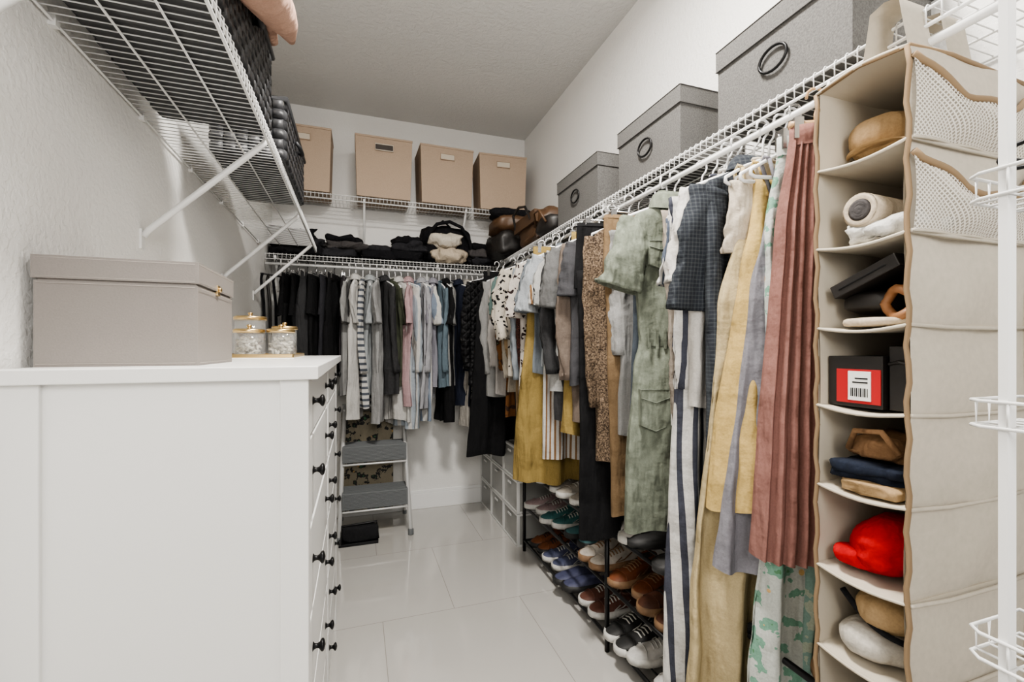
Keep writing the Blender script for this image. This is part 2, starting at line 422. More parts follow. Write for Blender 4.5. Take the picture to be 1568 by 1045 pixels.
b=B(); zr=ZS+.004; LB=plain('brown_leather',(0.085,0.045,0.022),.45,bs=.3)
LB2=plain('dark_leather',(0.014,0.012,0.011),.45,bs=.3)
b.blob((1.26,2.92,zr+.12),(.32,.50,.22),LB,1,.12,.5,30)
b.tube([(1.09,2.8,zr+.15),(1.06,2.83,zr+.24),(1.06,2.95,zr+.27),(1.06,3.07,zr+.24),(1.09,3.1,zr+.15)],.009,LB2,8)
b.box(1.085,1.11,2.72,3.12,zr+.12,zr+.20,LB)
b.finish('brown_leather_tote',0.004)
b=B(); b.blob((1.22,2.60,zr+.06),(.28,.22,.12),LB2,2,.15,.5,30); b.tube([(1.08,2.52,zr+.06),(1.05,2.56,zr+.14),(1.05,2.64,zr+.14),(1.08,2.68,zr+.06)],.007,LB,8); b.finish('black_handbag')
b=B(); b.blob((1.18,3.40,zr+.10),(.4,.36,.2),LB2,6,.2,.6,30); b.blob((1.16,3.36,zr+.24),(.34,.34,.14),LB,6,.25,.6,30); b.blob((1.12,3.34,zr+.33),(.3,.2,.08),K1,6,.25,.6,30); b.finish('black_duffel_bag')
b=B(); b.blob((1.14,3.68,2.03+.08),(.2,.28,.14),LB2,3,.2,.6,24); b.finish('small_black_bag')

# ------------------------------------------------------------------ garments
WH=plain('white_plastic_hanger',(0.78,0.78,0.78),0.3); BKH=plain('black_hanger',(0.02,0.02,0.02),0.4); CH=plain('chrome_hanger',(0.5,0.5,0.5),0.25,1)
WD=plain('wood_hanger',(0.42,0.26,0.13),0.5)
def hook(b,mat,low=-.095):
    b.tube([(-.021,0,-.004),(-.018,0,.012),(-.008,0,.020),(.006,0,.021),(.018,0,.013),(.021,0,-.002),(.016,0,-.016),(.004,0,-.03),(0,0,-.045),(0,0,low)],.0036,mat,6)
def hanger(b,mat,hw):
    hook(b,mat)
    b.tube([(0,0,-.092),(hw*.5,0,-.117),(hw,0,-.152),(hw*1.01,0,-.165),(hw*.9,0,-.172),(-hw*.9,0,-.172),(-hw*1.01,0,-.165),(-hw,0,-.152),(-hw*.5,0,-.117)],.0055,mat,6,closed=True)
def lerp_prof(prof,z):
    for i in range(len(prof)-1):
        a,c=prof[i],prof[i+1]
        if a[0]>=z>=c[0]:
            t=(a[0]-z)/max(1e-6,a[0]-c[0]); t2=t*t*(3-2*t)
            return [a[k]+(c[k]-a[k])*(t if k==0 else t2*.5+t*.5) for k in range(len(a))]
    return list(prof[-1])
def drape(b,prof,mat,seed,amp=.014,k=52,M=40,n=88,cap=True,x0=0,y0=0,hemw=.009,z0r=.2,pleat=False,cxb=0):
    r=random.Random(seed); p=[r.random()*6.28 for _ in range(8)]
    zt_,zb_=prof[0][0],prof[-1][0]; rings=[]
    skew=r.uniform(-.02,.02)+cxb; nx=Vector((seed*1.7,seed*.3,0))
    for i in range(M+1):
        s=i/M; z=zt_+(zb_-zt_)*(s**1.25 if len(prof)>3 else s)
        q=lerp_prof(prof,z); hw,ht=q[1],q[2]
        rp=min(1,max(0,(s-.03)/z0r)); rp=rp*(0.5+.5*s)
        ring=[]
        for j in range(n):
            th=2*PI*j/n; c=math.cos(th); si=math.sin(th)
            u=math.copysign(abs(c)**.85,c)
            x=hw*u; y=ht*math.copysign(abs(si)**.7,si)
            if pleat:
                ph=k*u+p[0]+.5*math.sin(2*s+p[1])+1.3*noise.noise(Vector((u*2,s*1.2,seed)))
                w=math.sin(ph)+.25*math.sin(2.3*ph+1); w2=0; rp=min(1,max(0,(s-.02)/.06))*(.45+.55*s)
            else:
                xx=x+.035*noise.noise(Vector((x*6,z*1.6,seed)))
                w=math.sin(k*xx+p[0]+.8*s)+.6*math.sin(k*.47*xx+p[1]-1.0*s)
                w2=math.sin(k*1.3*xx+p[2]+s)*(1 if si>0 else -1)
                w+=.7*noise.noise(nx+Vector((x*9,0 if si>0 else 3,z*3.0)))+.45*noise.noise(nx+Vector((x*24,5 if si>0 else 8,z*9)))
            y+=amp*rp*(w+.45*w2*abs(si))
            x+=amp*rp*(.9*noise.noise(nx+Vector((1 if c>0 else 6,9,z*1.8)))+.25*noise.noise(nx+Vector((1 if c>0 else 6,3,z*8)))) + skew*s
            zz=z + (hemw*(math.sin(14*x+p[5])+.6*math.sin(31*x+p[6]))*s*s)
            y+= .016*math.sin(3*z+p[4])*s
            ring.append((x0+x,y0+y,zz))
        rings.append(ring)
    b.loft(rings,mat,cap,False)
def sleeve(b,path,ra,rb,mat,seed,n=26,M=22):
    r=random.Random(seed); p=[r.random()*6.28 for _ in range(3)]
    P=[Vector((a,0,c)) for a,c in path]; rings=[]
    tw=r.uniform(-.025,.025); nx=Vector((seed*2.3,seed,1))
    L=[0]
    for i in range(1,len(P)): L.append(L[-1]+(P[i]-P[i-1]).length)
    for i in range(M+1):
        d=L[-1]*i/M; k=0
        while k<len(P)-2 and d>L[k+1]: k+=1
        t=(d-L[k])/(L[k+1]-L[k]); c=P[k].lerp(P[k+1],t)
        T=(P[min(k+1,len(P)-1)]-P[k]).normalized()
        if k+2<len(P) and t>.5: T=(T*(1.5-t)+(P[k+2]-P[k+1]).normalized()*(t-.5)).normalized()
        N=Vector((-T.z,0,T.x)); s=i/M
        A=ra[0]+(ra[1]-ra[0])*s; Bq=rb[0]+(rb[1]-rb[0])*s
        ring=[]
        for j in range(n):
            th=2*PI*j/n
            e=Vector((math.cos(th),math.sin(th),0))
            w=1+.28*noise.noise(nx+Vector((e.x*1.3,e.y*1.3,d*11)))+.22*noise.noise(nx+Vector((e.x*3,e.y*3,d*30)))
            ring.append(c+N*A*math.cos(th)*w+Vector((0,1,0))*(Bq*math.sin(th)*w+tw*s+.012*math.sin(4*s+p[2])+.012*math.cos(2.5*th+p[1])*s))
        rings.append(ring)
    rings.append([rings[-1][j].lerp(sum(rings[-1],Vector())/n,.15) for j in range(n)])
    rings.append([q+(rings[-4][j]-rings[-2][j])*.6 for j,q in enumerate(rings[-1])])
    b.loft(rings,mat,True,True)
def shirt(b,L,mat,seed,hw=.235,sl=.24,ht=.032,amp=.015,collar=False,flare=0.0,hang=WH,out=.03,sw=.058):
    hanger(b,hang,hw-.045)
    prof=[(-.098,.055,.018),(-.118,.10,.021),(-.145,hw-.06,.022),(-.19,hw-.035,.024),(-.26,hw-.045,ht*.9),(-.55,hw-.055,ht),(-L,hw-.05+flare,ht*1.2)]
    drape(b,prof,mat,seed,amp)
    if sl>0:
        for sg in (-1,1):
            X=hw-.075
            if sl<.4: path=[(sg*X,-.165),(sg*(X+out),-.165-sl*.45),(sg*(X+out*1.4),-.165-sl)]; ra=(.058,sw)
            else: path=[(sg*X,-.165),(sg*(X+out*.9),-.165-sl*.35),(sg*(X+out),-.165-sl*.7),(sg*(X+out*.5),-.165-sl)]; ra=(.058,.040)
            sleeve(b,path,ra,(.020,.020),mat,seed+sg+3)
    if collar:
        rings=[]
        for (z,a,c) in ((-.112,.062,.030),(-.082,.058,.030),(-.072,.060,.034),(-.085,.074,.044),(-.118,.088,.050)):
            rings.append([(a*math.cos(2*PI*j/24),c*math.sin(2*PI*j/24),z+(.012*math.cos(2*PI*j/24)**2)) for j in range(24)])
        b.loft(rings,mat)
    else:
        b.tube([(.058*math.cos(a*PI/10),.024*math.sin(a*PI/10),-.098+.01*math.cos(a*PI/10)**2) for a in range(20)],.0055,mat,6,closed=True)
def trousers(b,L,mat,seed,hw=.13,hang=CH):
    hook(b,hang,-.07); b.tube([(-hw,0,-.075),(hw,0,-.075)],.004,hang,6)
    for s in (-1,1): b.box(s*hw*.75-.012,s*hw*.75+.012,-.012,.012,-.11,-.068,BKH if hang is not CH else CH)
    drape(b,[(-.09,hw,.016),(-.12,hw+.004,.018),(-.38,hw+.02,.028)],mat,seed,.008,30,12,44)
    for s in (-1,1):
        drape(b,[(-.30,hw*.55,.022),(-.6,hw*.5,.024),(-L,hw*.52,.026)],mat,seed+s,.010,34,24,36,x0=s*hw*.47,y0=s*.006)
    b.tube([(hw*1.01*math.cos(a*PI/12),.018*math.sin(a*PI/12),-.105) for a in range(24)],.005,mat,5,closed=True)
def skirt(b,L,mat,seed,w0=.10,w1=.18,amp=.018,k=70,ht=.03,hang=CH,top=-.08,pleat=False,band=True,cxb=0,straps=False):
    if straps:
        hanger(b,WH,.12)
        for s in (-1,1): b.tube([(s*.075,-.012,-.125),(s*.080,-.0,-.115),(s*.082,.012,-.13),(s*w0*.8,.012,top)],.005,mat,6); b.tube([(s*.075,-.012,-.125),(s*w0*.8,-.012,top)],.005,mat,6)
    else:
        hook(b,hang,-.065); b.tube([(-w0*1.1,0,-.07),(w0*1.1,0,-.07)],.004 if hang is not WD else .011,hang,8)
        for s in (-1,1): b.box(s*w0*.8-.011,s*w0*.8+.011,-.015,.015,-.108,-.055,CH)
    drape(b,[(top,w0,.015),(top-.05,w0+.004,.018),(top-.25,w0*.6+w1*.4,ht),(-L,w1,ht*1.25)],mat,seed,amp,k,48,240,z0r=.12 if pleat else .22,pleat=pleat,cxb=cxb)
    if band: b.loft([[((w0+.006)*math.cos(a*PI/14),.022*math.sin(a*PI/14),z) for a in range(28)] for z in (top+.005,top-.02,top-.045)],mat,True)
def folded(b,L,mat,seed,hw=.17,hang=WH):
    hanger(b,hang,hw+.02)
    drape(b,[(-.155,hw*.96,.012),(-.17,hw,.02),(-.3,hw*.98,.026),(-L,hw*.95,.03)],mat,seed,.008,26,18,40)

RX,RZ=1.108,ZS-.075+.012
def putR(b,name,y,dx=0,rz=0):
    # garments turn their fronts a little towards the aisle entrance
    b.finish(name,loc=(RX+dx,y,RZ),rz=-.75*rz if y>1.45 else -.7*rz)
BY,BZ=3.558,ZS-.03-.075+.012
rr=random.Random(5)
W=(0.52,0.51,0.49); LG=(0.27,0.27,0.265); MGc=(0.12,0.12,0.12); DG=(0.04,0.04,0.042); BK=(0.010,0.010,0.011)
NV=(0.018,0.022,0.038); BE=(0.31,0.25,0.18); TE=(0.11,0.165,0.155); LBl=(0.27,0.30,0.33); PK=(0.42,0.29,0.30)
YE=(0.27,0.195,0.07); OL=(0.065,0.072,0.05); LAV=(0.25,0.245,0.28)
R=[
(3.30,'s','quilted_jacket',(BK,'quilt'),.92,dict(sl=.62,hw=.28,ht=.05,out=.06),-.10,-.35),
(3.22,'k','long_black_skirt',(BK,),1.42,dict(w0=.15,w1=.27,k=40),-.08,-.2),
(3.13,'s','hanging_shirt',(LG,),.98,dict(sl=.66),-.03,.2),
(3.05,'f','folded_trousers',(BE,),.95,{},0,.1),
(2.97,'s','hanging_shirt',((.36,.34,.32),),.95,dict(sl=.6,collar=True),-.02,.3),
(2.90,'s','hanging_shirt',(TE,),.75,dict(sl=.25),-.01,.35),
(2.83,'s','patterned_blouse',((.16,.07,.025),'floral',(.05,.03,.02)),1.1,dict(sl=.62),0,.2),
(2.77,'t','hanging_trousers',(DG,),1.30,{},-.02,.1),
(2.70,'s','hanging_shirt',((.33,.30,.25),),.92,dict(sl=.66,collar=True),-.01,.3),
(2.64,'s','hanging_shirt',((.30,.21,.12),),1.05,dict(sl=.6),0,.3),
(2.56,'s','leopard_print_blouse',((.46,.42,.36),'dots',BK,1.25),.80,dict(sl=.42,out=.07,hw=.27,amp=.02),-.04,.65),
(2.49,'s','hanging_shirt',(LBl,),1.12,dict(sl=.66,collar=True,amp=.02),-.02,.45),
(2.43,'s','hanging_shirt',((.06,.025,.02),'tweed',BK),1.05,dict(sl=.6),0,.2),
(2.37,'s','leopard_print_blouse',((.48,.44,.40),'dots',(.03,.02,.02),1.4),.92,dict(sl=.3,out=.04,hw=.25),-.03,.45),
(2.31,'k','mustard_skirt',(YE,),1.38,dict(w0=.15,w1=.27,k=40,amp=.026),-.03,.25),
(2.24,'s','hanging_shirt',((.16,.18,.20),),.78,dict(sl=.28,collar=True,out=.05,hw=.25,amp=.02),-.01,.5),
(2.18,'s','striped_blouse',(W,'stripe_v',(.22,.13,.07),2.0),1.22,dict(sl=.25),0,.2),
(2.13,'s','hanging_shirt',((.31,.33,.35),),.72,dict(sl=.28,out=.06,hw=.25,amp=.02),-.02,.6),
(2.07,'s','tee_shirt',(DG,),1.0,dict(sl=.6),0,.2),
(2.02,'s','tee_shirt',((.36,.36,.35),),.85,dict(sl=.26,out=.05),-.01,.5),
(1.97,'k','mustard_top',(YE,),1.05,dict(w0=.12,w1=.17,k=50),0,.1),
(1.92,'s','tee_shirt',(MGc,),.72,dict(sl=.28,out=.04,hw=.25),-.01,.5),
(1.87,'s','hanging_shirt',((.15,.12,.10),),.98,dict(sl=.62),0,.2),
(1.82,'s','tee_shirt',((.06,.06,.065),),.8,dict(sl=.24,out=.02),0,.3),
(1.75,'t','hanging_trousers',(BK,),1.46,dict(hw=.18),-.02,.2),
(1.68,'s','tweed_coat',((.11,.08,.055),'tweed',(.03,.02,.015)),1.12,dict(sl=.72,hw=.21,ht=.042,out=.02,amp=.018),.0,.25),
(1.61,'t','hanging_trousers',((.17,.115,.065),),1.32,dict(hw=.15),.0,.2),
(1.57,'s','hanging_shirt',(LG,),.98,dict(sl=.5,hw=.19,out=.01),0.03,.2),
(1.52,'s','tee_shirt',((.15,.18,.22),'denim'),.95,dict(sl=.25,hw=.17,out=.0),.05,.1),
(1.29,'s','hanging_shirt',((.30,.26,.22),),1.12,dict(sl=.72,hw=.17,out=.01),.04,.1),
(1.245,'s','striped_tee_shirt',(W,'stripe_v',(.10,.12,.16),1.6),.9,dict(sl=.26,out=.02,hw=.18),.045,.2),
(1.20,'s','grey_blouse',((.24,.23,.22),),.98,dict(sl=.5,out=.0,hw=.17),.05,.1),
(1.15,'r','striped_robe',((.5,.49,.47),'wide',(.05,.053,.07),1.2),1.74,dict(),.015,.2),
(1.105,'s','white_tee_shirt',((.54,.52,.49),),.82,dict(sl=.28,out=.03,hw=.215,sw=.066),.01,.2),
(1.055,'s','checked_shirt',((.028,.032,.040),'check',(.062,.070,.078),1.3),1.2,dict(sl=.36,out=.035,collar=True,hw=.22,ht=.038,sw=.078,amp=.018),.025,.25),
(1.015,'s','hanging_blouse',((.50,.44,.36),),.9,dict(sl=.2,hw=.17,out=.0),.04,0),
(1.00,'k','pale_yellow_linen_dress',((.42,.34,.20),),1.82,dict(w0=.08,w1=.20,k=44,amp=.022,cxb=-.03,top=-.26,straps=True),.0,.2),
(.960,'k','yellow_dress',((.46,.33,.13),),1.07,dict(w0=.075,w1=.15,k=56,amp=.017,cxb=-.055,top=-.17,straps=True),.02,.3),
(.925,'k','lavender_grey_skirt',((.19,.185,.205),),1.23,dict(w0=.06,w1=.16,k=50,amp=.017,cxb=-.07,top=-.22,straps=True),.02,.3),
(.905,'k','floral_dress',((.46,.48,.45),'floral',(.17,.32,.24),1.2),1.85,dict(w0=.05,w1=.16,k=50,amp=.02),.01,.2),
(.880,'k','aqua_floral_dress',((.22,.33,.29),'floral',(.38,.42,.34),.9),1.85,dict(w0=.05,w1=.10,k=50,amp=.02),.09,.2),
(.835,'k','pink_pleated_skirt',((.235,.118,.100),),1.17,dict(w0=.055,w1=.118,k=25,amp=.0085,ht=.030,hang=WD,pleat=True,cxb=-.03),-.010,.65),
]
seed=10
for (y,t,name,fa,L,kw,dx,rz) in R:
    seed+=7; b=B(); mt=fabric(*fa)
    if t=='s': shirt(b,L,mt,seed,**kw)
    elif t=='k': skirt(b,L,mt,seed,**kw)
    elif t=='t': trousers(b,L,mt,seed,**kw)
    elif t=='f': folded(b,L,mt,seed)
    else: shirt(b,L,mt,seed,hw=.21,sl=.60,ht=.035,amp=.018,out=.01,flare=.04)
    putR(b,name,y,dx,rz)
# denim dress with belt, pockets, buttons
b=B(); DN=fabric((0.175,0.195,0.155),'denim')
hanger(b,WH,.18)
drape(b,[(-.10,.06,.022),(-.12,.10,.026),(-.15,.16,.03),(-.2,.17,.033),(-.3,.155,.035),(-.58,.135,.036),(-.62,.13,.034),(-.70,.155,.042),(-1.0,.18,.045),(-1.31,.18,.045)],DN,77,.010,34,44)
for sg in (-1,1):
    sleeve(b,[(sg*.135,-.17),(sg*.18,-.29),(sg*.215,-.42)],(.066,.080),(.028,.034),DN,5+sg)
    b.tube([(sg*.215+.084*math.cos(a*PI/9),.036*math.sin(a*PI/9)+.01,-.412+sg*.026*math.cos(a*PI/9)) for a in range(18)],.006,DN,6,closed=True)
rings=[]
for z,a_,c_ in ((-.575,.142,.047),(-.60,.138,.051),(-.63,.14,.047)): rings.append([(a_*math.cos(2*PI*j/36),c_*math.sin(2*PI*j/36),z) for j in range(36)])
b.loft(rings,DN)
for q in range(-4,5):
    b.box(q*.03-.004,q*.03+.004,-.053,-.045,-.64,-.565,DN)
rings=[]
for (z,a,c) in ((-.112,.066,.033),(-.078,.06,.032),(-.068,.062,.036),(-.085,.085,.05),(-.135,.105,.052)): rings.append([(a*math.cos(2*PI*j/24),c*math.sin(2*PI*j/24),z+.014*math.cos(2*PI*j/24)**2) for j in range(24)])
b.loft(rings,DN)
BT=plain('horn_button',(.3,.3,.27),.4)
for i in range(9): b.lathe((.0,-.050-(.008 if i>4 else 0),-.17-i*.115),[(.008,-.004),(.008,.004),(.002,.005)],BT,12,Matrix.Rotation(PI/2,4,'X'))
def patch(cx,cz,w,h,y): 
    pts=[(cx-w,y,cz+h),(cx+w,y,cz+h),(cx+w,y,cz-h*.7),(cx,y,cz-h),(cx-w,y,cz-h*.7)]
    b.add(pts+[(a,c+.03,d) for a,c,d in pts],[(0,1,2,3,4),(0,5,6,1),(1,6,7,2),(2,7,8,3),(3,8,9,4),(4,9,5,0)],DN)
    b.tube(pts,.002,DN,4,closed=True)
    b.tube([(cx-w,y-.001,cz+h*.6),(cx,y-.001,cz+h*.35),(cx+w,y-.001,cz+h*.6)],.0018,DN,4)
patch(-.075,-.30,.042,.05,-.044); patch(.075,-.30,.042,.05,-.044); patch(-.10,-.86,.055,.075,-.060); patch(.10,-.86,.055,.075,-.060)
b.finish('denim_shirt_dress',loc=(RX+.01,1.395,RZ),rz=-.22)

# back rail
BL=[(-.46,'t',BK,1.0),(-.40,'t',BK,1.05),(-.34,'k',DG,.75),(-.28,'t',BK,.98),(-.22,'t',(.03,.03,.035),1.0),(-.16,'k',BK,.8),(-.105,'t',(.05,.045,.05),.75),
(-.055,'s',(LG,'stripe_x',MGc),.95),(-.01,'s',(W,),1.12),(.04,'s',(W,'stripe_h',(.09,.10,.12)),1.05),(.09,'s',((.34,.36,.37),),.95),(.14,'s',((.3,.3,.3),),1.15),(.185,'s',(DG,),.95),
(.23,'s',(OL,),.9),(.275,'s',(W,),1.15),(.32,'s',((.34,.38,.42),'stripe_x',W),1.2),(.37,'s',(PK,),1.05),(.42,'s',(W,'stripe_x',(.20,.24,.30)),1.15),
(.465,'s',((.34,.34,.36),),1.05),(.515,'s',((.5,.5,.54),'check',LG),1.0),(.565,'s',(LAV,),.9),(.61,'s',((.12,.16,.19),),.9),(.655,'s',(BK,),1.18),(.70,'s',(LG,),.9),
(.745,'s',(NV,),1.05),(.79,'s',(W,'dots',BK,1.4),1.0),(.835,'s',((.34,.32,.29),),1.2),(.88,'s',((.4,.4,.38),'stripe_x',BK),.95),(.925,'s',(DG,),1.1),(.97,'s',(LG,),1.15)]
for i,(x,t,c,L) in enumerate(BL):
    b=B(); seed+=3; c=c if isinstance(c[0],tuple) else (c,)
    mt=fabric(*c); nm='hanging_shirt'
    if t=='s': shirt(b,L,mt,seed,hw=.22+rr.uniform(-.03,.04),sl=(.27 if i%3 else .62),ht=.026,amp=.016,out=.02+rr.uniform(-.02,.04),collar=(i%2==0),sw=.062)
    elif t=='t': trousers(b,L,mt,seed,hw=.14); nm='hanging_trousers'
    else: skirt(b,L,mt,seed,w0=.12,w1=.17,hang=BKH); nm='hanging_skirt'
    b.finish(nm,loc=(x,BY,BZ),rz=PI/2+rr.uniform(-.2,.6)*(1 if x>.1 else -.5))
# belt hanger
b=B(); hook(b,BKH)
b.tube([(-.15,0,-.1),(.15,0,-.1)],.006,BKH,6)
for i,xx in enumerate((-.13,-.08,-.03,.03,.08,.13)):
    l=.45+.08*(i%3); b.tube([(xx,.0,-.1),(xx-.02,-.01,-.14),(xx,-.012,-.3),(xx+.01,-.01,-.1-l)],.010,LB2 if i%2 else K1,6)
b.finish('belt_hanger',loc=(-.53,BY,BZ),rz=.9)

# ------------------------------------------------------------------ shoe rack
b=B(); rx0,rx1=1.06,1.40
ys=[.72,1.78,2.84]
for y in ys:
    for x in (rx0,rx1): b.cyl((x,y,0),(x,y,.60),.011,MK,10)
    for z in (.07,.30,.54): b.cyl((rx0,y,z),(rx1,y,z),.007,MK,8)
for z in (.07,.30,.54):
    for x in (rx0,rx1): b.cyl((x,ys[0],z),(x,ys[-1],z),.009,MK,8)
    for i in range(1,6):
        x=rx0+(rx1-rx0)*i/6; b.cyl((x,ys[0],z+.002),(x,ys[-1],z+.002),.0045,MK,6)
b.finish('shoe_rack')
def shoe(b,M,U,SO,IN,L=.31,style='sneaker'):
    st=len(b.v)
    W_=[(0,.020,.055),(.03,.034,.085),(.12,.040,.092),(.25,.040,.084),(.38,.041,.080),(.5,.045,.068),(.65,.053,.054),(.8,.052,.046),(.92,.040,.038),(.985,.020,.028),(1,.006,.02)]
    hk=1.0
    if style=='boot': hk=1.45
    if style=='flat': hk=.6
    base=.022
    rings=[]; n=22
    for s,w,h in W_:
        hh=(h*(hk if s<.45 else 1+(hk-1)*.2))
        ring=[]
        for j in range(n):
            th=2*PI*j/n; c=math.cos(th); si=math.sin(th)
            y=w*.94*math.copysign(abs(c)**.75,c)*(1-.25*max(0,si)*(1 if s<.5 else .4)); z=base+(hh-base)*max(0,si)**.8
            if si<0: z=base-.004
            ring.append((s*L,y,z))
        rings.append(ring)
    b.loft(rings,U,True,True)
    lo=[(s*L*1.02-.004,w+.004) for s,w,h in W_]
    out=[(x,w) for x,w in lo]+[(x,-w) for x,w in reversed(lo)]
    b.loft([[(x,y,0) for x,y in out],[(x,y*1.02,.014+.006*(x/L<.3)) for x,y in out],[(x,y*.97,.028) for x,y in out]],SO,True,True)
    def tz(x): 
        s=x/L
        for i in range(len(W_)-1):
            if W_[i][0]<=s<=W_[i+1][0]:
                t=(s-W_[i][0])/(W_[i+1][0]-W_[i][0]); h=W_[i][2]*(1-t)+W_[i+1][2]*t
                return h*(hk if s<.45 else 1+(hk-1)*.2)
        return .05
    e=[((.045+.17*(1-math.cos(2*PI*j/20)))*L,.027*math.sin(2*PI*j/20)) for j in range(20)]
    ring=[(x,y,tz(x)+.004) for x,y in e]
    b.tube(ring,.006,U,6,closed=True); b.add(ring,[tuple(range(20))],IN)
    if style in('sneaker','boot'):
        for i in range(5):
            x=(.43+.055*i)*L; z=tz(x)+.003; b.tube([(x,-.024,z-.006),(x,0,z+.003),(x,.024,z-.006)],.0035,SO if style=='sneaker' else LB2,5)
        for sg in (-1,1):
            b.tube([(.30*L,sg*.040,.066),(.45*L,sg*.046,.040),(.62*L,sg*.052,.034),(.5*L,sg*.046,.052)],.0028,SO if style=='sneaker' else U,5)
        b.tube([(.80*L,-.050,.032),(.77*L,-.03,.047),(.76*L,0,.051),(.77*L,.03,.047),(.80*L,.050,.032)],.003,U,5)
    b.xf(M,st)
def smat(c,r=.6): return plain('shoe_%.2f_%.2f_%.2f'%c,c,r,bs=.3,nscale=60,var=.15)
IN=plain('shoe_lining',(.05,.045,.04),.9); INL=plain('shoe_lining_light',(.3,.28,.25),.9)
SW=smat((.55,.54,.51)); SGum=smat((.22,.13,.07)); SB=smat((.02,.02,.02)); 
top=[((.10,.08,.06),SB,'flat'),((.30,.27,.23),SW,'sneaker'),((.36,.33,.29),SW,'sneaker'),((.05,.045,.045),SB,'flat'),((.50,.48,.45),SW,'sneaker'),((.03,.03,.03),SB,'flat'),((.07,.04,.02),SGum,'boot'),((.10,.055,.03),SB,'boot'),((.15,.10,.06),SGum,'sneaker')]
mid=[((.30,.22,.22),SW,'sneaker'),((.04,.13,.13),SW,'sneaker'),((.06,.15,.16),SB,'flat'),((.45,.41,.36),SGum,'sneaker'),((.16,.05,.018),SGum,'sneaker'),((.08,.03,.016),SGum,'boot'),((.015,.015,.015),SB,'flat'),((.02,.02,.02),SB,'boot'),((.06,.05,.045),SB,'flat')]
low=[((.18,.06,.02),SB,'sneaker'),((.07,.08,.14),SW,'sneaker'),((.06,.065,.12),SB,'flat'),((.12,.05,.035),SW,'sneaker'),((.02,.02,.02),SW,'sneaker'),((.52,.51,.49),SW,'sneaker'),((.4,.4,.38),SW,'sneaker'),((.3,.28,.26),SW,'sneaker'),((.2,.2,.2),SW,'flat')]
rs=random.Random(3)
for z,row,nmrow in ((.547,top,0),(.307,mid,1),(.077,low,2)):
    y=2.74
    for (c,so,stl) in row:
        b=B(); U=smat(c); LL=rs.uniform(.27,.33)
        for k in (0,1):
            M=Matrix.Translation((1.36+rs.uniform(-.03,.02),y-k*.116,z+.002))@Matrix.Rotation(PI+rs.uniform(-.2,.2),4,'Z')
            shoe(b,M,U,so,IN if rs.random()<.6 else INL,L=LL,style=stl)
        b.finish({'sneaker':'sneakers_pair','boot':'ankle_boots_pair','flat':'flat_shoes_pair'}[stl]); y-=.238
# clear stackable boxes
m,nt,p=newmat('translucent_plastic'); p.inputs['Base Color'].default_value=(.48,.48,.46,1); p.inputs['Roughness'].default_value=.25; p.inputs['Alpha'].default_value=.6; MTP=m
MFr=plain('white_plastic_frame',(.58,.58,.57),.4)
for ci in range(3):
    for ri in range(3):
        b=B(); ya=2.90+ci*.322; yb=ya+.312; za=.0+ri*.226; zb_=za+.222; xa,xb=1.03,1.42; t=.014
        b.box(xa+.006,xb,ya+.006,yb-.006,za+.004,zb_-.004,MTP)
        for q in ((ya,ya+t,za,zb_),(yb-t,yb,za,zb_),(ya+t,yb-t,za,za+t),(ya+t,yb-t,zb_-t,zb_)): b.box(xa,xa+.02,q[0],q[1],q[2],q[3],MFr)
        for q in ((xa+.02,xb,ya,ya+t),(xa+.02,xb,yb-t,yb)):
            b.box(q[0],q[1],q[2],q[3],za,za+t,MFr); b.box(q[0],q[1],q[2],q[3],zb_-t,zb_,MFr)
        b.box(xa-.006,xa,(ya+yb)/2-.035,(ya+yb)/2+.035,zb_-.05,zb_-.035,MFr)
        b.finish('plastic_shoe_box',0.002)

# ------------------------------------------------------------------ step ladder + things behind
MSt=plain('grey_step_plastic',(.14,.15,.155),.55,bs=.2); MFl=plain('ladder_frame',(.60,.60,.59),.35,.3)
b=B(); lx0,lx1=-.12,.37
for x in (lx0,lx1):
    b.tube([(x,3.36,.01),(x-.03*(1 if x>0 else -1),3.66,.92)],.016,MFl,8)
    b.tube([(x,3.80,.01),(x-.03*(1 if x>0 else -1),3.64,.90)],.012,MFl,8)
    b.cyl((x,3.355,0),(x,3.362,.04),.021,MSt,8); b.cyl((x,3.80,0),(x,3.798,.03),.016,MSt,8)
b.cyl((lx0+.01,3.66,.92),(lx1-.01,3.66,.92),.014,MFl,8)
b.cyl((lx0,3.78,.14),(lx1,3.78,.14),.009,MFl,8)
for z,y in ((.325,3.40),(.635,3.50)):
    b.box(lx0+.018,lx1-.018,y,y+.20,z-.02,z,MSt)
    b.box(lx0+.018,lx1-.018,y-.006,y+.01,z-.115,z+.004,MSt)
    b.tube([(lx0+.02,y+.0,z-.13),(lx1-.02,y+.0,z-.13)],.008,MFl,8)
    for k in range(11): b.box(lx0+.03,lx1-.03,y-.009,y-.005,z-.108+k*.010,z-.103+k*.010,MSt)
    for k in range(8): b.box(lx0+.03,lx1-.03,y+.02+k*.022,y+.03+k*.022,z,z+.004,MSt)
b.finish('step_ladder',0.003)
FL=fabric((.36,.32,.24),'floral',(.06,.06,.06),1.2)
b=B(); b.box(-.12,.28,3.83,3.86,.05,.85,FL); b.finish('floral_fabric_panel',0.01)
b=B(); b.blob((.02,3.32,.075),(.24,.07,.11),MB_,3,.1,.4,24); b.box(-.12,.14,3.28,3.36,.0,.02,MK); b.tube([(-.1,3.32,.02),(-.1,3.32,.13),(.13,3.32,.14),(.14,3.32,.02)],.008,MK,8); b.finish('black_shoe_tray',0.005)

